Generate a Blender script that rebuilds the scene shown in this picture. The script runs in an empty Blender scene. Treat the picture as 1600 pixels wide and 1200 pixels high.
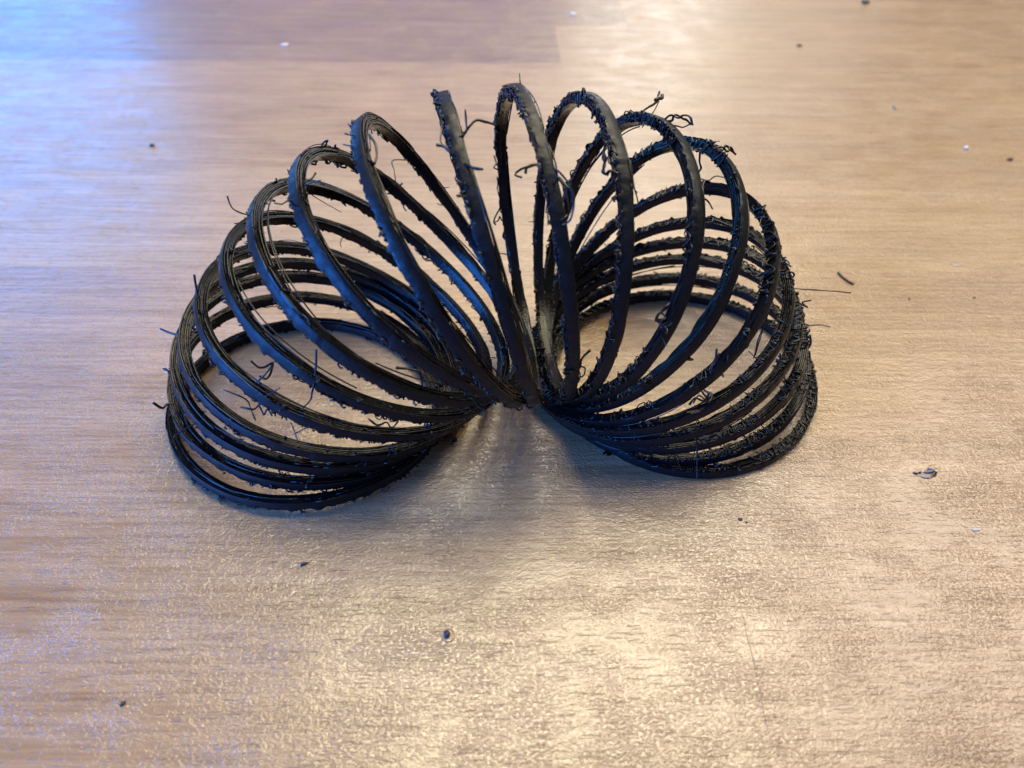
# Arched black plastic coil spring with frayed strands on a varnished beech table top (close-up, indoor light)
import bpy, math, random
import numpy as np
from mathutils import Vector, noise

sc = bpy.context.scene
COL = sc.collection
RNG = np.random.default_rng(11)

# ---------------------------------------------------------------- camera
CAM_PITCH, CAM_H, CAM_ROLL = 0.75748, 0.12223, 0.01811
cam = bpy.data.cameras.new("camera")
cam_ob = bpy.data.objects.new("camera", cam)
COL.objects.link(cam_ob)
cam_ob.location = (0, 0, CAM_H)
cam_ob.rotation_euler = (math.pi / 2 - CAM_PITCH, 0, 0)
cam_ob.rotation_euler.rotate_axis('Z', CAM_ROLL)
cam.sensor_width = 36.0
cam.lens = 1100 / 1600 * 36
cam.clip_start, cam.clip_end = 0.005, 50
cam.dof.use_dof = True
cam.dof.focus_distance = 0.150
cam.dof.aperture_fstop = 18.0
sc.camera = cam_ob

# ---------------------------------------------------------------- world and lamps
world = bpy.data.worlds.new("World")
sc.world = world
world.use_nodes = True
bg = world.node_tree.nodes["Background"]
bg.inputs[0].default_value = (0.48, 0.46, 0.52, 1)
bg.inputs[1].default_value = 0.32
sc.view_settings.view_transform = 'Standard'
sc.view_settings.look = 'None'
sc.view_settings.gamma = 1
sc.view_settings.exposure = 0.0
sc.cycles.use_denoising = True
sc.cycles.max_bounces = 8
sc.cycles.sample_clamp_indirect = 4

def area(name, loc, target, sx, sy, power, col, spread=180):
    l = bpy.data.lights.new(name, 'AREA')
    l.shape = 'RECTANGLE'; l.size = sx; l.size_y = sy
    l.energy = power; l.color = col; l.spread = math.radians(spread)
    o = bpy.data.objects.new(name, l)
    COL.objects.link(o)
    o.location = loc
    o.rotation_euler = (Vector(target) - Vector(loc)).to_track_quat('-Z', 'Y').to_euler()
    return o

# warm ceiling panel ahead of and above the table (its mirror image makes the sparkle in the varnish)
area("ceiling_lamp", (0.08, 0.50, 1.25), (0.08, 0.50, 0), 0.84, 0.46, 13.5, (1.0, 0.89, 0.57))
area("ceiling_lamp", (0.02, 1.13, 1.25), (0.02, 1.0, 0), 1.10, 0.66, 18.0, (1.0, 0.88, 0.64))
area("ceiling_lamp", (1.10, 0.92, 1.35), (0.8, 0.7, 0), 0.9, 1.1, 15.0, (1.0, 0.92, 0.73))
# pale window behind, right of centre, and an added dim lamp that fades out its reflection
area("window_and_fade_lamp", (0.215, 1.25, 0.40), (0.12, 0.1, 0.1), 0.23, 0.66, 1.15, (1.0, 0.98, 0.94))
area("window_and_fade_lamp", (0.475, 1.30, 0.36), (0.25, 0.1, 0.1), 0.27, 0.60, 0.30, (1.0, 0.95, 0.95))
# blue lit screen on the left, split into two lamps (one beyond the spring, one beside the viewer)
area("screen_lamp", (-0.56, 0.79, 0.20), (0.0, 0.72, 0.10), 0.54, 0.34, 2.5, (0.02, 0.31, 1.0))
area("screen_lamp", (-0.56, -0.14, 0.22), (-0.02, 0.13, 0.02), 0.60, 0.40, 14.0, (0.03, 0.24, 1.0))  # set apart to blue the coils without brightening the table reflection
area("violet_fill", (-0.30, 1.40, 0.30), (-0.20, 0.2, 0.1), 0.75, 0.46, 0.65, (0.27, 0.28, 1.0))  # added violet lamp in place of an unseen lit wall, tints far reflections

# ---------------------------------------------------------------- helpers
def mesh_obj(name, verts, faces, mat, parent=None, smooth=True):
    me = bpy.data.meshes.new(name)
    me.from_pydata([tuple(v) for v in verts], [], [tuple(f) for f in faces])
    if smooth:
        me.polygons.foreach_set("use_smooth", [True] * len(me.polygons))
    me.materials.append(mat)
    o = bpy.data.objects.new(name, me)
    COL.objects.link(o)
    if parent is not None:
        o.parent = parent
    return o

def tag(o, label=None, cat=None, group=None, kind=None):
    if label: o["label"] = label
    if cat: o["category"] = cat
    if group: o["group"] = group
    if kind: o["kind"] = kind
    return o

class Tubes:
    """collects thin tubes (polyline with a radius per point) into one mesh"""
    def __init__(self): self.v = []; self.f = []; self.n = 0
    def add(self, pts, rad, sides=5, cap=True):
        pts = np.asarray(pts, float); m = len(pts)
        rad = np.broadcast_to(np.asarray(rad, float), (m,))
        t = np.gradient(pts, axis=0); t /= np.linalg.norm(t, axis=1)[:, None] + 1e-12
        ref = np.array([0.31, 0.23, 0.92])
        a = np.cross(t, ref); a /= np.linalg.norm(a, axis=1)[:, None] + 1e-9
        b = np.cross(t, a)
        ang = np.arange(sides) * 2 * np.pi / sides
        ring = pts[:, None, :] + rad[:, None, None] * (np.cos(ang)[None, :, None] * a[:, None, :] + np.sin(ang)[None, :, None] * b[:, None, :])
        self.v.append(ring.reshape(-1, 3))
        i = (np.arange(m - 1) * sides)[:, None]; j = np.arange(sides)[None, :]; k = (j + 1) % sides
        q = np.stack([i + j, i + k, i + sides + k, i + sides + j], -1).reshape(-1, 4) + self.n
        self.f.extend(q.tolist())
        if cap:
            self.f.append([self.n + x for x in range(sides)][::-1])
            self.f.append([self.n + (m - 1) * sides + x for x in range(sides)])
        self.n += m * sides
    def build(self, name, mat, parent=None):
        v = np.concatenate(self.v)
        v[:, 2] = np.maximum(v[:, 2], 0.00004)
        return mesh_obj(name, v.tolist(), self.f, mat, parent)

def spline_points(pts, n=6):
    """Catmull-Rom through the points"""
    p = np.asarray(pts, float)
    p = np.vstack([2 * p[0] - p[1], p, 2 * p[-1] - p[-2]])
    out = []
    for i in range(1, len(p) - 2):
        for t in np.linspace(0, 1, n, endpoint=False):
            a, b, c, d = p[i - 1], p[i], p[i + 1], p[i + 2]
            out.append(0.5 * (2 * b + (c - a) * t + (2 * a - 5 * b + 4 * c - d) * t * t + (3 * b - a - 3 * c + d) * t ** 3))
    out.append(p[-2])
    return np.array(out)

def smooth_noise(n, period, rng=RNG, octaves=1):
    """1-D smooth noise of n samples, one knot per `period` samples, range about -1..1"""
    r = np.zeros(n); amp = 1; tot = 0
    for _ in range(octaves):
        k = int(n / period) + 4
        v = rng.uniform(-1, 1, k)
        x = np.arange(n) / period; i = x.astype(int); f = x - i; f = f * f * (3 - 2 * f)
        r += amp * (v[i] * (1 - f) + v[i + 1] * f); tot += amp
        amp *= .5; period = max(period / 2, 1)
    return r / tot

# ---------------------------------------------------------------- materials
def new_mat(name):
    m = bpy.data.materials.new(name); m.use_nodes = True
    nt = m.node_tree
    return m, nt, nt.nodes["Principled BSDF"], nt.links

def N(nt, typ, **kw):
    n = nt.nodes.new(typ)
    for k, v in kw.items():
        setattr(n, k, v)
    return n

def wood_material(name, base, dark, light, seed):
    m, nt, bs, L = new_mat(name)
    geo = N(nt, 'ShaderNodeTexCoord')
    add = N(nt, 'ShaderNodeVectorMath', operation='ADD'); add.inputs[1].default_value = (seed * 3.7, seed * 1.9, 0)
    L.new(geo.outputs['Object'], add.inputs[0])
    def mapped(sx, sy, sz=1):
        mp = N(nt, 'ShaderNodeMapping'); mp.inputs['Scale'].default_value = (sx, sy, sz)
        L.new(add.outputs[0], mp.inputs['Vector']); return mp
    def noise_tex(mp, scale, detail=3, rough=.55, dist=0):
        t = N(nt, 'ShaderNodeTexNoise'); t.inputs['Scale'].default_value = scale
        t.inputs['Detail'].default_value = detail; t.inputs['Roughness'].default_value = rough
        t.inputs['Distortion'].default_value = dist
        L.new(mp.outputs[0], t.inputs['Vector']); return t
    def ramp(src, stops):
        r = N(nt, 'ShaderNodeValToRGB'); e = r.color_ramp.elements
        e[0].position, e[0].color = stops[0]; e[1].position, e[1].color = stops[1]
        for p, c in stops[2:]:
            x = e.new(p); x.color = c
        L.new(src, r.inputs[0]); return r
    def mix(kind, fac, a, b):
        x = N(nt, 'ShaderNodeMix', data_type='RGBA', blend_type=kind)
        if isinstance(fac, float): x.inputs[0].default_value = fac
        else: L.new(fac, x.inputs[0])
        if isinstance(a, tuple): x.inputs[6].default_value = a
        else: L.new(a, x.inputs[6])
        if isinstance(b, tuple): x.inputs[7].default_value = b
        else: L.new(b, x.inputs[7])
        return x.outputs[2]
    C = lambda c: (*c, 1)
    # broad grain bands, long along the stave
    bands = noise_tex(mapped(5, 90), 1.6, 4, .6, .4)
    col = ramp(bands.outputs[0], [(.33, C(dark)), (.68, C(light)), (.5, C(base))]).outputs[0]
    # fine fibre lines
    fib = noise_tex(mapped(28, 620), 1.5, 3, .6)
    fr = ramp(fib.outputs[0], [(.34, (.74, .70, .66, 1)), (.60, (1.05, 1.05, 1.05, 1))])
    col = mix('MULTIPLY', 1.0, col, fr.outputs[0])
    # beech ray flecks: short dark dashes
    fl = noise_tex(mapped(170, 1500), 1.35, 2, .5)
    flr = ramp(fl.outputs[0], [(.60, (0, 0, 0, 1)), (.70, (1, 1, 1, 1))])
    flf = N(nt, 'ShaderNodeMath', operation='MULTIPLY'); flf.inputs[1].default_value = .58
    L.new(flr.outputs[0], flf.inputs[0])
    col = mix('MIX', flf.outputs[0], col, C(tuple(c * .42 for c in dark)))
    # blotchy wear
    bl = noise_tex(mapped(14, 22), 1.3, 3, .6)
    br = ramp(bl.outputs[0], [(.3, (.90, .88, .88, 1)), (.7, (1.06, 1.05, 1.03, 1))])
    col = mix('MULTIPLY', .8, col, br.outputs[0])
    L.new(col, bs.inputs['Base Color'])
    # varnish: orange peel stretched along the grain, with patches of sharper pits that glint
    peel = noise_tex(mapped(480, 760), 1.0, 3, .6, .5)
    pits = noise_tex(mapped(1400, 2200), 1.0, 2, .6)
    pr = ramp(pits.outputs[0], [(.45, (0, 0, 0, 1)), (.80, (1, 1, 1, 1))])
    patch = noise_tex(mapped(60, 90), 1.0, 3, .6)
    pm = ramp(patch.outputs[0], [(.38, (.25, .25, .25, 1)), (.66, (1, 1, 1, 1))])
    pk = N(nt, 'ShaderNodeMath', operation='MULTIPLY')
    L.new(pr.outputs[0], pk.inputs[0]); L.new(pm.outputs[0], pk.inputs[1])
    a1 = N(nt, 'ShaderNodeMath', operation='MULTIPLY_ADD'); a1.inputs[1].default_value = .78
    L.new(pk.outputs[0], a1.inputs[0]); L.new(peel.outputs[0], a1.inputs[2])
    a2 = N(nt, 'ShaderNodeMath', operation='MULTIPLY_ADD'); a2.inputs[1].default_value = .22
    L.new(fib.outputs[0], a2.inputs[0]); L.new(a1.outputs[0], a2.inputs[2])
    a3 = N(nt, 'ShaderNodeMath', operation='MULTIPLY_ADD'); a3.inputs[1].default_value = -.22
    L.new(flr.outputs[0], a3.inputs[0]); L.new(a2.outputs[0], a3.inputs[2])
    bump = N(nt, 'ShaderNodeBump'); bump.inputs['Strength'].default_value = 1.0
    bump.inputs['Distance'].default_value = 0.00018
    L.new(a3.outputs[0], bump.inputs['Height'])
    L.new(bump.outputs[0], bs.inputs['Normal'])
    rr = ramp(bl.outputs[0], [(.3, (.32, .32, .32, 1)), (.75, (.44, .44, .44, 1))])
    L.new(rr.outputs[0], bs.inputs['Roughness'])
    bs.inputs['IOR'].default_value = 1.5; bs.inputs['Specular IOR Level'].default_value = .3
    bs.inputs['Coat Weight'].default_value = 1.0; bs.inputs['Coat Roughness'].default_value = .085; bs.inputs['Coat IOR'].default_value = 1.68
    L.new(bump.outputs[0], bs.inputs['Coat Normal'])
    return m

def plastic_material(name, col, rough, spec=.5):
    m, nt, bs, L = new_mat(name)
    geo = N(nt, 'ShaderNodeNewGeometry')
    t = N(nt, 'ShaderNodeTexNoise'); t.inputs['Scale'].default_value = 420; t.inputs['Detail'].default_value = 3
    L.new(geo.outputs['Position'], t.inputs['Vector'])
    r = N(nt, 'ShaderNodeValToRGB')
    r.color_ramp.elements[0].color = (rough * .75,) * 3 + (1,); r.color_ramp.elements[1].color = (rough * 1.3,) * 3 + (1,)
    r.color_ramp.elements[0].position = .35; r.color_ramp.elements[1].position = .65
    L.new(t.outputs[0], r.inputs[0]); L.new(r.outputs[0], bs.inputs['Roughness'])
    t2 = N(nt, 'ShaderNodeTexNoise'); t2.inputs['Scale'].default_value = 1500; t2.inputs['Detail'].default_value = 2
    L.new(geo.outputs['Position'], t2.inputs['Vector'])
    b = N(nt, 'ShaderNodeBump'); b.inputs['Distance'].default_value = .00008; b.inputs['Strength'].default_value = .8
    L.new(t2.outputs[0], b.inputs['Height']); L.new(b.outputs[0], bs.inputs['Normal'])
    bs.inputs['Base Color'].default_value = (*col, 1)
    bs.inputs['IOR'].default_value = 1.5
    bs.inputs['Specular IOR Level'].default_value = spec
    return m

def simple_material(name, col, rough=.5, alpha_noise=None):
    m, nt, bs, L = new_mat(name)
    geo = N(nt, 'ShaderNodeNewGeometry')
    t = N(nt, 'ShaderNodeTexNoise'); t.inputs['Scale'].default_value = 900; t.inputs['Detail'].default_value = 3
    L.new(geo.outputs['Position'], t.inputs['Vector'])
    r = N(nt, 'ShaderNodeValToRGB')
    r.color_ramp.elements[0].color = tuple(c * .7 for c in col) + (1,)
    r.color_ramp.elements[1].color = tuple(min(1, c * 1.25) for c in col) + (1,)
    L.new(t.outputs[0], r.inputs[0]); L.new(r.outputs[0], bs.inputs['Base Color'])
    bs.inputs['Roughness'].default_value = rough
    return m

M_PLASTIC = plastic_material("black_plastic", (0.0048, 0.0058, 0.0078), .42, .23)
M_LAYERS = plastic_material("black_plastic_layers", (0.005, 0.005, 0.006), .22, .30)
M_FILAMENT = plastic_material("black_filament", (0.005, 0.005, 0.006), .19, .45)

# ---------------------------------------------------------------- table top of glued beech staves
table = bpy.data.objects.new("table_top", None)
COL.objects.link(table)
table.rotation_euler = (0, 0, math.radians(1.25))
tag(table, kind='structure', label="varnished beech table top of glued staves")
WOODS = []
BASES = [((.362, .238, .122), (.312, .200, .097), (.397, .267, .145)),
         ((.346, .219, .118), (.299, .185, .094), (.380, .248, .140)),
         ((.388, .261, .141), (.339, .222, .113), (.424, .292, .166)),
         ((.275, .186, .112), (.234, .154, .091), (.306, .210, .133))]
for i in range(8):
    b, d, l = BASES[i % 4]
    WOODS.append(wood_material("beech_wood", b, d, l, i + 1))

def stave(x0, x1, y0, y1, mat, dz):
    g = 0.00001; c = 0.00010; z = dz; th = 0.028
    o = [(x0 + g, y0 + g), (x1 - g, y0 + g), (x1 - g, y1 - g), (x0 + g, y1 - g)]
    inn = [(x0 + g + c, y0 + g + c), (x1 - g - c, y0 + g + c), (x1 - g - c, y1 - g - c), (x0 + g + c, y1 - g - c)]
    v = [(x, y, z - .00002) for x, y in o] + [(x, y, z) for x, y in inn] + [(x, y, -th) for x, y in o]
    f = [(4, 5, 6, 7)]
    for i in range(4):
        j = (i + 1) % 4
        f += [(i, j, 4 + j, 4 + i), (8 + i, 8 + j, j, i)]
    f.append((11, 10, 9, 8))
    return mesh_obj("wood_stave", v, f, mat, table, smooth=False)

rows = [-0.115] + [0.1800 + 0.0587 * k for k in range(14)]
rs = random.Random(5)
butts = {0: [-.52], 1: [0.62], 2: [-.45], 3: [.44], 4: [0.029], 5: [0.07]}
wi = {(0, 1): 1, (1, 0): 2, (2, 1): 0, (3, 0): 2, (3, 1): 1, (4, 0): 3, (4, 1): 2, (5, 0): 3, (5, 1): 2, (6, 0): 1, (6, 1): 1}
for r in range(len(rows) - 1):
    xs = [-1.0] + butts.get(r, [rs.uniform(-.6, .6)]) + [1.0]
    for k in range(len(xs) - 1):
        i = wi.get((r, k), rs.randrange(3))
        stave(xs[k], xs[k + 1], rows[r], rows[r + 1], WOODS[i + 4 * ((r + k) % 2)], -rs.uniform(0, .00001))

# ---------------------------------------------------------------- the coil spring
R0 = 0.0319          # radius of the turn's centre line
WID, HGT = 0.0024, 0.0022
NT = 20
Q = [[-0.04983,-0.0484,-0.04677,-0.04396,-0.04045,-0.03483,-0.02903,-0.02288,-0.01612,-0.00939,-0.00062,0.00864,0.01635,0.02355,0.02821,0.03191,0.03384,0.03651,0.03944,0.04217,0.04558],
[0.11662,0.12208,0.12395,0.12494,0.1254,0.12669,0.12629,0.12604,0.12602,0.1257,0.12792,0.13079,0.13314,0.13564,0.13613,0.13505,0.13453,0.13435,0.1351,0.13467,0.13243],
[0.00032,0.00337,0.00815,0.01164,0.01511,0.02055,0.02779,0.0336,0.03755,0.03934,0.03979,0.03888,0.0355,0.03174,0.02557,0.01941,0.01543,0.01168,0.00726,0.00247,0.00093],
[-0.06348,0.05645,0.20661,0.30831,0.40671,0.51795,0.60701,0.72715,0.91209,1.19462,1.41476,1.55292,1.79898,2.03589,2.29919,2.54553,2.7193,2.8488,2.97577,3.10328,3.17456],
[-0.29805,-0.22638,-0.1414,-0.0486,0.04405,0.10732,0.11761,0.12625,0.12944,0.12495,0.14164,0.13204,0.11672,0.10972,0.07095,0.08171,0.12517,0.17724,0.2205,0.25977,0.29952],
[0.03126,0.01824,0.00679,-0.00257,0.01283,0.02584,0.01397,0.0048,0.00275,0.0065,-0.00616,-0.00181,-0.01925,-0.02189,0.01419,-0.00282,0.00526,0.01084,0.01519,0.02863,0.01168],
[-0.0274,-0.0479,-0.03023,-0.01325,-0.0032,-0.00914,-0.01172,0.00569,0.00261,-0.00387,-0.00408,0.00619,0.02587,0.01384,-0.00563,-0.00447,-0.01278,-0.02244,-0.02311,-0.03525,-0.03446],
[-0.01072,0.00356,-0.00625,-0.01173,0.0026,0.01098,0.01215,0.02362,0.0059,0.01771,0.0163,-0.00453,0.00389,-0.02025,-0.00779,0.00468,0.00798,0.0036,0.00042,-0.00633,0.00565],
[-0.00815,-0.0269,-0.01926,-0.0275,-0.03107,-0.02354,-0.01882,-0.02382,-0.01444,-0.01244,0.00289,-0.00029,0.00633,0.03349,0.00857,0.01303,0.01035,0.00824,0.00391,-0.00927,-0.00778]]

Q = np.array(Q)
KN = np.arange(21.)

def spline_matrix(u):
    n = len(KN); h = np.diff(KN)
    A = np.zeros((n, n)); Bm = np.zeros((n, n)); A[0, 0] = A[-1, -1] = 1
    for i in range(1, n - 1):
        A[i, i - 1] = h[i - 1]; A[i, i] = 2 * (h[i - 1] + h[i]); A[i, i + 1] = h[i]
        Bm[i, i - 1] = 6 / h[i - 1]; Bm[i, i] = -6 / h[i - 1] - 6 / h[i]; Bm[i, i + 1] = 6 / h[i]
    Mx = np.linalg.solve(A, Bm)
    u = np.clip(u, 0, 20); i = np.clip(np.searchsorted(KN, u, side='right') - 1, 0, n - 2)
    a = KN[i + 1] - u; b = u - KN[i]
    S = np.zeros((len(u), n)); r = np.arange(len(u))
    S[r, i] += a; S[r, i + 1] += b
    S += ((a ** 3 - a) / 6)[:, None] * Mx[i] + ((b ** 3 - b) / 6)[:, None] * Mx[i + 1]
    return S

def coil_frame(u):
    """centre line point, outward radial, turn axis and travel direction at turn number u"""
    u = np.asarray(u, float)
    S = spline_matrix(u); phi = 2 * np.pi * (u % 1)
    c = S @ Q[:3].T; a = S @ Q[3]; b = S @ Q[4]; h = S @ Q[5:].T
    ca, sa, cb, sb = np.cos(a), np.sin(a), np.cos(b), np.sin(b)
    e1 = np.stack([-ca * cb, -ca * sb, sa], 1); e2 = np.stack([sb, -cb, 0 * cb], 1)
    n = np.stack([sa * cb, sa * sb, ca], 1)
    rd = -np.cos(phi)[:, None] * e1 - np.sin(phi)[:, None] * e2
    c2, s2 = np.cos(2 * phi), np.sin(2 * phi)
    P = c + (R0 * (1 + h[:, 0] * c2 + h[:, 1] * s2))[:, None] * rd + (R0 * (h[:, 2] * c2 + h[:, 3] * s2))[:, None] * n
    return P, rd, n

SEC = 400
NALL = NT * SEC + 1
UALL = np.arange(NALL) / SEC
PALL, RALL, AALL = coil_frame(UALL)
NR = 6               # printed lines across each layered face
line_hi = [smooth_noise(NALL, 34, octaves=3) * .00026 for _ in range(NR)]
line_lo = [smooth_noise(NALL, 7, octaves=2) * .00034 for _ in range(NR)]
face_w = smooth_noise(NALL, 45, octaves=3) * .00010
edge_hi = smooth_noise(NALL, 20, octaves=3) * .00012
edge_lo = .0004 - np.abs(smooth_noise(NALL, 3.0, octaves=2)) * .0013
# small steps where a printed line starts afresh
step = np.zeros(NALL)
for _ in range(150):
    i = RNG.integers(0, NALL); L_ = RNG.integers(5, 22)
    step[i:i + L_] += RNG.uniform(-.00012, .00022)

def coil_section(idx):
    """outline of the band's cross-section at sample idx as (radial, axial) offsets"""
    w, h = WID / 2, HGT / 2
    o = w + face_w[idx] + step[idx]
    pts = [(o - .0001, -h + edge_lo[idx]), (o + min(0, edge_lo[idx]) * -.25, -h * .66), (o + .00002, 0), (o, h * .78), (o - .00012, h + edge_hi[idx])]
    for k in range(NR):                     # upper layered face, outside to inside
        hh = h + line_hi[k][idx]
        c = w - (k + .5) * 2 * w / NR; d = w / NR
        pts += [(c + d * .82, hh - .00034), (c + d * .45, hh + .00002), (c - d * .45, hh + .00002), (c - d * .82, hh - .00034)]
    pts += [(-w - face_w[idx] * .6, h * .6), (-w + .00004, 0), (-w - face_w[idx] * .6, -h * .6)]
    for k in range(NR):                     # lower face, inside to outside
        hh = -h + line_lo[k][idx]
        c = -w + (k + .5) * 2 * w / NR; d = w / NR
        pts += [(c - d * .82, hh + .00032), (c - d * .4, hh), (c + d * .4, hh), (c + d * .82, hh + .00032)]
    return pts

spring = bpy.data.objects.new("coil_spring", None)
COL.objects.link(spring)
spring.location = (0, 0.135, 0)
tag(spring, "arched black plastic coil spring with frayed stringy edges standing on both ends", "coil spring")
BASE = np.array(spring.location)

coils = []
for t in range(NT):
    i0, i1 = t * SEC, (t + 1) * SEC
    verts = []; m = None
    for idx in range(i0, i1 + 1):
        s = np.array(coil_section(idx)); m = len(s)
        verts.append(PALL[idx] + s[:, :1] * RALL[idx] + s[:, 1:] * AALL[idx])
    V = np.concatenate(verts); V[:, 2] = np.maximum(V[:, 2], 0.00005)
    V -= BASE
    faces = []
    for a in range(i1 - i0):
        for b in range(m):
            c = (b + 1) % m
            faces.append((a * m + b, a * m + c, (a + 1) * m + c, (a + 1) * m + b))
    faces.append(tuple(range(m))); faces.append(tuple(range((i1 - i0) * m, (i1 - i0 + 1) * m))[::-1])
    co = mesh_obj("coil", V.tolist(), faces, M_PLASTIC, spring)
    co.data.materials.append(M_LAYERS)
    mi = ([0] * 4 + [1] * (m - 4)) * (i1 - i0) + [1, 1]     # the outer face is smoother and duller than the layered ones
    co.data.polygons.foreach_set("material_index", mi)
    co.data.set_sharp_from_angle(angle=math.radians(38))
    coils.append(co)

def local(u, r, a):
    """3-D points from turn number, radial and axial offsets (metres)"""
    P, rd, n = coil_frame(np.clip(u, 0, 19.9999))
    return P + np.asarray(r)[:, None] * rd + np.asarray(a)[:, None] * n - BASE

LEN = 2 * math.pi * R0
for t in range(NT):
    # drooped zigzag filament under the band: nobody could count its loops
    T = Tubes()
    right = t >= 10
    clean = t in (12, 13, 14, 15)
    pos = 0.0
    while pos < 1.0:
        run = RNG.uniform(.03, .14)
        dens = RNG.random()
        gap = RNG.uniform(.03, .10) if clean else RNG.uniform(.0, .04)
        u0, u1 = t + pos, t + min(pos + run, .9999)
        n = max(8, int((u1 - u0) * LEN / .00017))
        x = np.linspace(0, 1, n)
        per = RNG.uniform(.0010, .0022)
        ph = x * (u1 - u0) * LEN / per * 2 * np.pi + smooth_noise(n, 9) * 4.5
        amp = (.42 + .22 * smooth_noise(n, 11)) * WID
        r = amp * np.sin(ph) + smooth_noise(n, 14) * .00045
        a = -HGT / 2 + .00004 - np.abs(smooth_noise(n, 9)) * (.00042 if dens > .5 else .00025)
        uu = u0 + x * (u1 - u0) + .0028 * np.cos(ph * .5 + 1) * RNG.uniform(.2, 1.2)
        T.add(local(np.clip(uu, t, t + .9999), r, a), .00019 * (1 + .4 * smooth_noise(n, 6)), 5)
        # second, finer strand
        if dens > .45:
            ph2 = ph * RNG.uniform(.45, .8) + 2
            r2 = (.45 + .2 * smooth_noise(n, 13)) * WID * np.sin(ph2) + smooth_noise(n, 10) * .0004
            a2 = -HGT / 2 - np.abs(smooth_noise(n, 12)) * .0006
            T.add(local(np.clip(uu + .002, t, t + .9999), r2, a2), .00013, 5)
        pos += run + gap
    # beads and curls clinging in patches along the lower outer and inner edges
    spots = t + RNG.random(7) * .97
    for _ in range(46 if not right else 30):
        u = np.clip(spots[RNG.integers(0, 7)] + RNG.normal() * .028, t, t + .998)
        side = 1 if RNG.random() < .6 else -1
        n = 9
        x = np.linspace(0, 1, n); rad = RNG.uniform(.0002, .0006)
        turn = RNG.uniform(1.2, 4.5); p0 = RNG.uniform(0, 6.28)
        r = side * WID * .5 + rad * np.cos(p0 + turn * x) + smooth_noise(n, 3) * .0002
        a = -HGT * .5 - rad * .4 + rad * np.sin(p0 + turn * x)
        uu = np.clip(u + (x - .5) * RNG.uniform(.002, .01), t, t + .9999)
        T.add(local(uu, r, a), RNG.uniform(.00014, .00026), 5)
    # melted clumps: tight tangles of one strand
    for _ in range(RNG.integers(8, 17)):
        u = spots[RNG.integers(0, 7)] + RNG.normal() * .05
        n = int(RNG.integers(10, 34)); big = .0004 + .0011 * RNG.random() ** 2
        side = RNG.choice([-1, 1, 1]); e = np.zeros((n, 3)); v = np.zeros(3)
        for j in range(1, n):
            v = .55 * v + RNG.normal(size=3) * .00022 - .12 * e[j - 1]
            e[j] = e[j - 1] + v
        e *= big / (np.abs(e).max() + 1e-9)
        low = RNG.random() < .75
        T.add(local(np.clip(u + e[:, 0] / LEN, t, t + .9999), side * WID * .42 + e[:, 1], (-1 if low else 1) * (HGT / 2 + .0001) + e[:, 2]), RNG.uniform(.00015, .00026), 5)
    # thin lines peeling from the upper layered face
    for _ in range(26):
        L_ = RNG.uniform(.015, .10); u0 = t + RNG.random() * (1 - L_)
        n = max(8, int(L_ * 130)); x = np.linspace(0, 1, n)
        lift = RNG.uniform(.00005, .00045) * np.sin(np.pi * x)
        r = RNG.uniform(-.46, .46) * WID + smooth_noise(n, 14) * .00022
        T.add(local(u0 + x * L_, np.broadcast_to(r, n), HGT / 2 + .00004 + lift), RNG.uniform(.00010, .00017), 5)
    # crumbs on the upper face
    for _ in range(22):
        u = t + RNG.random() * .99; n = 5; x = np.linspace(0, 1, n)
        r = RNG.uniform(-.5, .5) * WID + smooth_noise(n, 2) * .0003
        a = HGT / 2 + .0001 + np.abs(smooth_noise(n, 2)) * .00035
        T.add(local(u + (x - .5) * .004, r, a), .00013, 5)
    # odd wisps standing off the band
    for _ in range(RNG.integers(2, 6)):
        u = t + RNG.random() * .98; n = 9; x = np.linspace(0, 1, n); L_ = RNG.uniform(.0012, .0034)
        d = RNG.normal(size=3); d /= np.linalg.norm(d); d2 = RNG.normal(size=3) * .8
        e = L_ * (x[:, None] * d + (x ** 2)[:, None] * d2 * .7)
        T.add(local(np.clip(u + e[:, 0] / LEN, t, t + .9999), RNG.choice([-1, 1]) * WID * .42 + e[:, 1], RNG.choice([-1, -1, 1]) * HGT * .46 + e[:, 2]), .00016 * (1 - .5 * x), 5)
    f = T.build("drooped_filament", M_FILAMENT, coils[t])
    tag(f, kind="stuff")
    # a few printed lines that have come loose over a long arc
    for _ in range(3):
        L_ = RNG.uniform(.10, .22); u0 = t + RNG.random() * (1 - L_)
        n = int(L_ * 160); x = np.linspace(0, 1, n)
        lift = RNG.uniform(.0003, .0011) * np.sin(np.pi * x) ** .8
        r = RNG.uniform(-.7, .1) * WID + smooth_noise(n, 30) * .0003 - .0006 * np.sin(np.pi * x) * RNG.random()
        S_ = Tubes(); S_.add(local(u0 + x * L_, r, HGT / 2 + .0001 + lift * (1 if not right else .6)), .00016, 5)
        S_.build("loose_strand", M_FILAMENT, coils[t])

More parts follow.
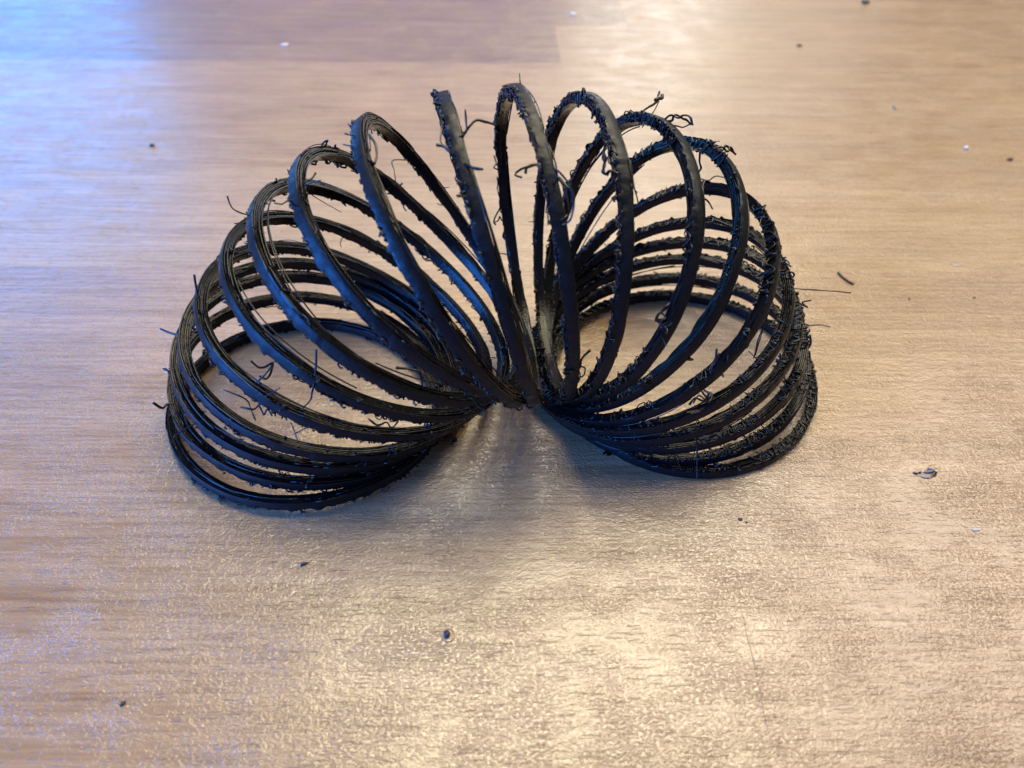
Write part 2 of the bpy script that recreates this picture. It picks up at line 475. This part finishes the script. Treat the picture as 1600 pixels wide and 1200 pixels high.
# stray hairs, hooks and curls that stick out of particular turns (turn, radius mm, path in mm)
HAIRS = [
(6,0.16,[[-54.1,119.6,56.3],[-53.9,119.3,54.4],[-52.5,119.5,53.0],[-50.8,120.1,52.0]]),
(4,0.20,[[-66.0,120.1,37.9],[-66.0,119.1,35.4],[-65.8,118.1,32.8]]),
(3,0.28,[[-77.4,119.8,23.7],[-74.9,118.3,23.9],[-71.6,116.8,24.1]]),
(2,0.20,[[-76.5,113.3,17.8],[-75.4,113.1,17.9],[-74.8,112.0,17.1],[-73.4,112.1,17.5]]),
(1,0.34,[[-78.6,108.2,12.2],[-77.0,108.3,10.7],[-76.4,109.5,10.4],[-74.4,110.6,10.0]]),
(5,0.20,[[-36.6,99.2,36.3],[-36.7,97.3,33.9],[-37.0,95.2,31.3]]),
(5,0.17,[[-39.1,91.8,28.0],[-37.6,93.0,29.2],[-37.2,94.5,30.6],[-37.1,95.2,31.3]]),
(4,0.20,[[-49.9,100.1,32.5],[-48.7,99.7,31.3],[-47.7,100.0,30.9],[-46.2,101.0,31.1],[-47.7,100.0,29.2],[-50.0,99.0,27.4]]),
(4,0.20,[[-49.3,100.2,28.5],[-48.1,100.2,27.6],[-47.4,101.7,28.3],[-47.2,103.1,28.8]]),
(4,0.13,[[-44.0,96.1,29.1],[-46.1,96.8,27.5],[-48.3,97.0,25.5]]),
(3,0.14,[[-57.2,99.9,24.9],[-52.8,98.8,23.3],[-51.8,97.6,21.6],[-51.0,96.4,19.9]]),
(3,0.20,[[-54.2,98.4,21.3],[-51.5,98.2,21.1],[-50.6,98.7,21.6],[-49.5,97.5,20.3],[-49.0,98.3,21.0],[-47.9,97.4,20.1]]),
(2,0.15,[[-69.7,97.3,13.5],[-67.6,98.5,14.4],[-65.4,99.7,15.2]]),
(4,0.14,[[-43.0,93.6,19.1],[-40.1,94.2,20.3],[-38.0,94.7,21.4]]),
(5,0.14,[[-41.9,91.6,24.2],[-40.9,89.8,23.6],[-39.9,88.0,23.1]]),
(8,0.24,[[-26.2,120.9,68.0],[-24.9,119.1,67.4],[-24.3,116.7,66.3],[-24.6,114.9,65.7],[-25.5,114.5,66.5]]),
(8,0.13,[[-30.4,120.4,68.5],[-29.5,121.2,68.0],[-28.8,121.9,67.5]]),
(8,0.13,[[-30.6,119.5,66.9],[-29.3,118.8,67.1],[-28.2,118.1,67.2]]),
(7,0.18,[[-36.9,120.8,60.8],[-37.6,119.3,60.4],[-38.7,117.8,60.0]]),
(7,0.18,[[-35.2,116.8,61.3],[-36.8,117.4,60.7],[-38.6,117.7,59.8]]),
(7,0.17,[[-41.2,108.6,61.3],[-40.4,109.3,60.6],[-39.6,110.7,60.6],[-39.1,111.2,59.7],[-38.8,111.8,58.9]]),
(7,0.15,[[-26.5,165.3,42.0],[-30.5,164.2,42.3],[-29.9,161.5,40.8],[-29.3,158.7,39.2],[-28.6,156.6,38.3]]),
(6,0.26,[[-21.7,96.9,34.3],[-19.2,97.1,33.7],[-17.4,97.1,32.9],[-16.8,95.4,30.3]]),
(9,0.24,[[-14.7,124.9,72.4],[-13.9,125.5,71.9],[-12.9,126.1,71.4]]),
(9,0.16,[[-13.4,121.4,72.8],[-13.0,118.1,70.8],[-12.8,115.3,69.4],[-10.9,114.0,69.5]]),
(9,0.30,[[-13.5,114.7,69.3],[-12.2,114.4,69.2],[-11.3,113.7,68.8],[-10.2,113.8,69.2]]),
(9,0.20,[[-8.7,118.6,73.9],[-8.5,117.3,72.4],[-8.7,116.1,71.0],[-9.7,115.6,70.3]]),
(9,0.24,[[-3.5,119.2,71.0],[-5.2,119.0,71.6],[-7.0,118.7,72.1],[-8.5,117.0,71.1],[-9.6,115.0,69.8]]),
(9,0.26,[[-5.5,106.5,69.1],[-6.9,108.5,68.4],[-8.4,110.5,67.9]]),
(10,0.20,[[1.0,111.9,64.9],[0.0,112.1,65.6],[1.3,112.4,66.6],[3.5,112.4,67.3],[4.5,111.6,66.9]]),
(10,0.24,[[1.6,109.9,67.0],[1.9,110.8,67.5],[3.6,111.5,67.7],[4.5,110.8,66.6]]),
(10,0.20,[[6.9,107.5,68.7],[8.7,106.9,66.9],[9.7,105.7,64.5],[9.3,104.4,61.9],[8.1,104.2,60.5]]),
(10,0.20,[[6.7,111.5,66.3],[8.2,109.6,64.7],[9.1,107.0,62.6],[8.5,105.0,60.9],[7.9,104.2,60.5]]),
(10,0.22,[[7.5,112.9,64.7],[8.6,111.2,64.1],[9.6,109.7,63.8],[9.2,106.7,61.8],[7.7,104.8,61.1]]),
(10,0.16,[[6.7,108.9,68.5],[6.8,108.8,66.7],[6.3,109.1,65.4]]),
(12,0.24,[[26.0,148.5,60.6],[27.1,149.8,61.6],[28.7,150.9,62.3],[29.7,151.6,62.8],[30.5,152.3,63.1]]),
(12,0.40,[[28.1,144.2,66.1],[28.9,145.1,66.2],[29.8,145.6,66.0],[29.8,146.5,66.2]]),
(12,0.20,[[29.1,147.0,65.2],[29.4,148.5,65.4],[29.8,150.1,65.7]]),
(12,0.16,[[30.5,151.7,63.0],[29.0,149.2,61.6],[26.5,146.0,59.5]]),
(12,0.22,[[29.2,139.7,63.3],[30.0,140.1,64.3],[31.0,140.0,64.8],[32.3,139.3,64.6],[33.2,139.3,65.1],[34.3,138.7,65.0],[34.9,137.2,64.0]]),
(12,0.24,[[30.1,139.0,63.9],[31.2,139.7,63.9],[31.9,140.9,64.5],[33.6,140.9,63.7],[34.5,141.3,63.3],[35.6,141.3,62.5]]),
(12,0.15,[[34.9,138.4,64.2],[33.1,137.1,63.7],[31.0,136.5,64.1]]),
(13,0.24,[[41.5,144.5,56.0],[42.8,145.2,56.3],[44.3,144.8,55.4],[45.0,145.7,56.0],[46.2,145.3,55.1],[47.4,145.1,54.5]]),
(13,0.22,[[41.9,143.3,56.2],[43.6,144.4,56.4],[45.3,144.2,55.3],[46.0,145.6,55.8],[47.2,145.3,54.5]]),
(11,0.26,[[15.7,117.8,69.0],[15.2,116.8,67.8],[15.6,116.0,66.8],[15.1,115.1,65.8],[15.6,114.3,64.8],[16.6,114.7,65.1],[17.9,114.5,64.7]]),
(11,0.20,[[15.8,119.7,67.2],[15.2,118.0,66.2],[15.6,116.5,65.4],[15.1,115.3,64.8],[16.1,114.4,64.6]]),
(11,0.13,[[19.2,114.7,64.9],[20.8,114.6,62.6],[22.0,113.8,59.6]]),
(11,0.13,[[19.1,118.2,66.8],[20.1,115.8,65.8],[20.6,112.4,63.7],[20.9,110.7,63.4]]),
(14,0.22,[[48.2,154.5,35.8],[46.8,154.9,37.6],[44.9,155.0,39.0],[42.9,154.9,40.3]]),
(14,0.20,[[51.5,160.1,41.1],[49.2,160.8,41.5],[47.4,160.1,40.5],[45.4,160.6,40.7],[44.4,160.3,40.1]]),
(13,0.22,[[40.2,147.4,54.6],[40.0,145.6,52.8],[40.4,144.4,51.6],[39.6,143.4,50.6]]),
(10,0.20,[[-4.8,153.4,31.1],[-5.2,155.1,31.5],[-4.1,157.5,32.7],[-3.2,159.5,33.4]]),
(10,0.20,[[-5.5,159.4,28.4],[-4.3,159.2,28.9],[-4.0,159.5,30.0],[-3.3,158.3,29.5]]),
(10,0.16,[[-4.5,153.4,22.8],[-2.7,154.1,22.3],[-0.6,154.5,21.5]]),
(10,0.20,[[-5.5,166.2,43.1],[-4.9,164.0,42.2],[-5.5,162.3,41.8],[-3.6,160.8,41.7]]),
(16,0.15,[[79.2,136.0,25.2],[75.0,136.5,25.0],[70.7,137.1,25.0],[66.3,137.7,25.0],[65.0,138.3,24.9]]),
(16,0.22,[[69.6,133.7,24.3],[67.5,133.4,24.1],[68.6,132.5,23.3],[66.5,133.1,24.1],[65.2,133.5,24.7]]),
(18,0.15,[[81.5,142.6,9.6],[78.8,143.1,9.8],[75.9,143.1,9.4],[74.1,143.4,9.4]]),
(18,0.30,[[74.5,137.8,11.0],[74.6,136.1,9.7],[73.7,134.8,8.7],[72.6,133.7,8.1]]),
(14,0.26,[[40.2,106.3,32.3],[40.5,105.6,30.4],[40.0,105.2,28.7],[39.6,104.9,27.2]]),
(14,0.20,[[40.7,105.5,31.9],[40.6,105.6,30.1],[40.3,105.4,28.0]]),
(12,0.26,[[29.8,107.2,43.1],[28.1,105.8,42.0],[27.1,104.9,41.5],[26.8,103.9,40.8],[27.9,103.8,41.2],[27.5,102.6,40.3],[28.5,103.0,41.1],[29.4,103.2,41.7]]),
(12,0.24,[[29.6,106.6,42.4],[27.8,105.4,41.7],[28.5,104.4,41.2],[27.2,103.5,40.9],[28.4,102.7,40.6],[29.4,102.8,41.3]]),
(12,0.24,[[24.4,101.9,33.8],[25.1,102.3,34.5],[26.0,102.1,34.5],[26.8,101.6,34.2]]),
(16,0.15,[[58.5,117.5,21.9],[60.2,116.2,18.1],[61.5,112.6,11.8]]),
(17,0.16,[[40.2,104.7,10.5],[40.1,100.8,8.0],[39.9,95.9,4.6]]),
(14,0.24,[[36.7,102.8,19.8],[37.7,103.6,21.2],[39.4,102.9,21.2],[40.4,103.7,22.7],[40.8,102.4,22.1],[39.5,102.3,22.6],[38.3,102.8,23.8]]),
(14,0.22,[[35.8,99.0,24.1],[37.2,100.6,24.9],[39.1,100.2,23.5],[40.1,101.6,24.0],[38.7,102.8,24.2]]),
(11,0.22,[[13.0,100.7,31.5],[13.3,100.6,34.1],[14.4,100.2,36.4]]),
(11,0.22,[[15.0,119.9,14.9],[16.6,119.3,14.6],[16.4,118.1,13.8],[15.3,117.5,13.5],[14.2,116.3,12.6]]),
(12,0.20,[[18.3,105.7,22.0],[19.8,105.9,22.6],[21.4,105.3,22.5],[20.4,104.5,22.1]]),
(1,0.28,[[-15.0,115.3,2.0],[-13.2,115.1,0.5],[-11.7,114.5,0.4],[-12.7,116.0,0.4],[-11.4,115.0,0.4]]),
(0,0.28,[[-17.3,107.4,2.2],[-14.9,108.3,2.1],[-12.6,108.8,1.4],[-14.0,108.6,0.4]]),
(7,0.28,[[-7.5,94.9,28.6],[-6.3,94.5,27.0],[-5.2,94.5,26.0],[-5.8,94.4,24.7]]),
(10,0.30,[[7.5,118.3,8.1],[6.0,116.3,7.3],[4.4,114.5,6.7],[5.7,114.1,7.6],[6.8,113.1,7.8]]),
(4,0.20,[[-29.2,98.9,18.1],[-27.3,98.3,16.9],[-25.4,98.9,17.3],[-24.5,98.4,16.3],[-23.2,99.5,17.1]]),
(15,0.13,[[52.4,116.1,37.0],[51.9,114.3,33.5],[50.6,112.4,29.9],[50.1,110.5,26.3]]),
(15,0.13,[[52.1,116.5,35.8],[51.8,114.5,32.5],[51.0,112.4,29.1],[50.5,111.1,26.5]]),
]

for k, rad, pts in HAIRS:
    p = spline_points(np.array(pts) / 1000 - BASE, 6)
    n = len(p)
    p = p + np.stack([smooth_noise(n, 5) for _ in range(3)], 1) * .00012
    rr = rad / 1000 * (1 + .25 * smooth_noise(n, 4)) * 1.0
    S_ = Tubes(); S_.add(p, rr, 6)
    S_.build("stray_hair", M_FILAMENT, coils[k])

# ---------------------------------------------------------------- specks lying on the table
M_DARK = simple_material("dark_crumb", (.03, .028, .026), .5)
M_BLUE = simple_material("blue_black_crumb", (.02, .03, .05), .5)
M_BROWN = simple_material("brown_crumb", (.10, .065, .04), .6)
M_GREY = simple_material("grey_bit", (.20, .19, .16), .6)
M_PALE = simple_material("pale_flake", (.72, .72, .76), .35)
M_FAINT = simple_material("clear_flake", (.42, .36, .31), .25)
M_WHITE = simple_material("white_bead", (.85, .85, .88), .3)

def blob(name, x, y, sx, sy, sz, mat, rot=0, seed=0, rough=.35):
    r_ = np.random.default_rng(seed + 100)
    v = []; f = []; nu, nv = 12, 7
    offs = r_.uniform(-10, 10, 3)
    for j in range(nv + 1):
        th = math.pi * j / nv
        for i in range(nu):
            ph = 2 * math.pi * i / nu
            d = Vector((math.sin(th) * math.cos(ph), math.sin(th) * math.sin(ph), math.cos(th)))
            k = 1 + rough * noise.noise(d * 1.7 + Vector(offs)) + rough * .6 * noise.noise(d * 4 + Vector(offs))
            v.append((d.x * k * sx, d.y * k * sy, max(d.z * k, -.8) * sz + sz * .8))
    for j in range(nv):
        for i in range(nu):
            a = j * nu + i; b = j * nu + (i + 1) % nu
            f.append((a, a + nu, b + nu, b))
    o = mesh_obj(name, v, f, mat)
    o.location = (x, y, 0.00003); o.rotation_euler = (0, 0, rot)
    return o

mm = .001
def speck(name, x, y, sx, sy, sz, mat, label, cat, rot=0, seed=0, rough=.45):
    return tag(blob(name, x * mm, y * mm, sx * .85 * mm, sy * .85 * mm, sz * .8 * mm, mat, rot, seed, rough), label, cat)

speck("plastic_crumb", -141.0, 259.8, 1.0, 1.1, .6, M_DARK, "small black crumb at the edge of the blue glow, far left of the coil spring", "crumb", .4, 1)
speck("plastic_crumb", 209.1, 469.5, 2.4, 3.0, 1.4, M_DARK, "blurred dark crumb at the very top edge of the photo, right side", "crumb", .3, 2)
speck("wood_crumb", 146.6, 389.6, 1.3, 1.6, .6, M_BROWN, "brown crumb on the far part of the table, behind the right arch", "crumb", .8, 3)
speck("plastic_sliver", 165.9, 310.7, .8, 3.0, .5, M_GREY, "upright grey sliver on the far right of the table", "sliver", -.25, 4)
speck("plastic_crumb", 191.7, 261.1, 1.4, .9, .5, M_DARK, "dark oval crumb near the right edge of the table, beside the white bead", "crumb", .2, 5)
speck("white_bead", 178.9, 270.1, 1.0, 1.0, .8, M_WHITE, "tiny bright white bead on the far right of the table", "bead", 0, 6, .15)
speck("pale_flake", -118.7, 377.3, 3.0, 1.4, .25, M_PALE, "pale smeared flake on the far left of the table behind the left arch", "flake", .3, 7)
speck("pale_flake", 30.9, 437.4, 2.0, 2.2, .4, M_PALE, "pale bluish flake at the top centre beside the bright reflection", "flake", 1.0, 8)
speck("pale_flake", 97.8, 87.5, 1.4, .5, .05, M_FAINT, "translucent pale flake on the lower right of the table", "flake", .1, 9)
speck("pale_flake", 138.2, 187.0, 2.0, .9, .06, M_FAINT, "thin pale flake on the stave joint at the right", "flake", -.3, 10)
speck("plastic_crumb", -40.5, 76.2, .9, .35, .3, M_BLUE, "blue-black crumb on the table in front of the left end ring", "crumb", .5, 11)
speck("plastic_crumb", -64.9, 48.6, .35, .65, .3, M_BLUE, "small dark crumb in the lower left corner area of the table", "crumb", -.6, 12)
speck("wood_crumb", 48.7, 88.9, .55, .4, .25, M_BROWN, "brown fleck on the table in front of the right end ring", "crumb", .2, 13)
speck("plastic_crumb", 49.8, 88.1, .28, .22, .2, M_DARK, "tiny black fleck just right of the brown fleck before the right end ring", "crumb", .2, 14)
speck("plastic_crumb", 116.1, 168.7, .5, .35, .2, M_BROWN, "tiny brown speck right of the two long stray hairs", "speck", .2, 15)
speck("plastic_crumb", 135.5, 169.6, .5, .35, .2, M_DARK, "tiny dark speck near the right edge below the stave joint", "speck", .2, 16)

# curved hair snippet beside the long stray hair
T = Tubes()
T.add(spline_points(np.array([(99.2, 181.3, .3), (99.6, 179.3, .3), (100.6, 177.0, .3), (101.9, 175.2, .3)]) * mm, 6), .00032, 6)
tag(T.build("hair_snippet", M_DARK), "short curved black hair snippet lying right of the coil spring", "snippet")

# cluster of crumbs stuck in a smear
cl = bpy.data.objects.new("crumb_cluster", None); COL.objects.link(cl); cl.location = (92.9 * mm, 102.4 * mm, 0)
tag(cl, "cluster of dark crumbs stuck together on the right of the table", "crumbs")
M_SMEAR = simple_material("grey_smear", (.23, .18, .14), .35)
for n_, x, y, sx, sy, sz, mt, ro in [("crumb", 2.0, .9, .85, .4, .35, M_GREY, -.6), ("crumb", 1.2, .35, 1.2, .35, .3, M_GREY, .1), ("crumb", 2.8, .1, .35, .25, .25, M_DARK, .4),
                                     ("crumb", -1.9, -.1, .55, .18, .2, M_DARK, -.5), ("crumb", -.9, .1, .28, .24, .2, M_DARK, 0), ("smear", .4, -.5, 2.2, .9, .03, M_SMEAR, .05)]:
    o = blob(n_, 0, 0, sx * mm, sy * mm, sz * mm, mt, ro, int(abs(x * 10)) + 40, .5)
    o.parent = cl; o.location = (x * mm, y * mm, .00004)

# clear drop with a dark core
dr = bpy.data.objects.new("dried_drop", None); COL.objects.link(dr); dr.location = (-11.1 * mm, 62.0 * mm, 0)
tag(dr, "round dark bead in a dried ring on the table in front of the arch", "drop")
o = blob("core", 0, 0, .62 * mm, .72 * mm, .42 * mm, M_BLUE, 0, 60, .12); o.parent = dr; o.location = (0, 0, .00004)
T = Tubes(); aa = np.linspace(0, 2 * np.pi, 29)
T.add(np.stack([.00022 + .00112 * np.cos(aa), -.0001 + .00125 * np.sin(aa), 0 * aa + .00003], 1), .00007, 6, cap=False)
T.build("dried_ring", M_SMEAR, dr)

# dark scratch in the varnish, lower right
SC = Tubes()
p = np.array([(44.3, 67.2, .01), (44.1, 63, .01), (44.2, 58.5, .01), (43.9, 51, .01), (43.8, 46.3, .01)]) * mm
q = spline_points(p, 8); SC.add(q, .00002 + .00003 * np.abs(smooth_noise(len(q), 4)), 4)
tag(SC.build("table_scratch", M_SMEAR), "thin dark scratch running towards the viewer on the lower right table", "scratch")
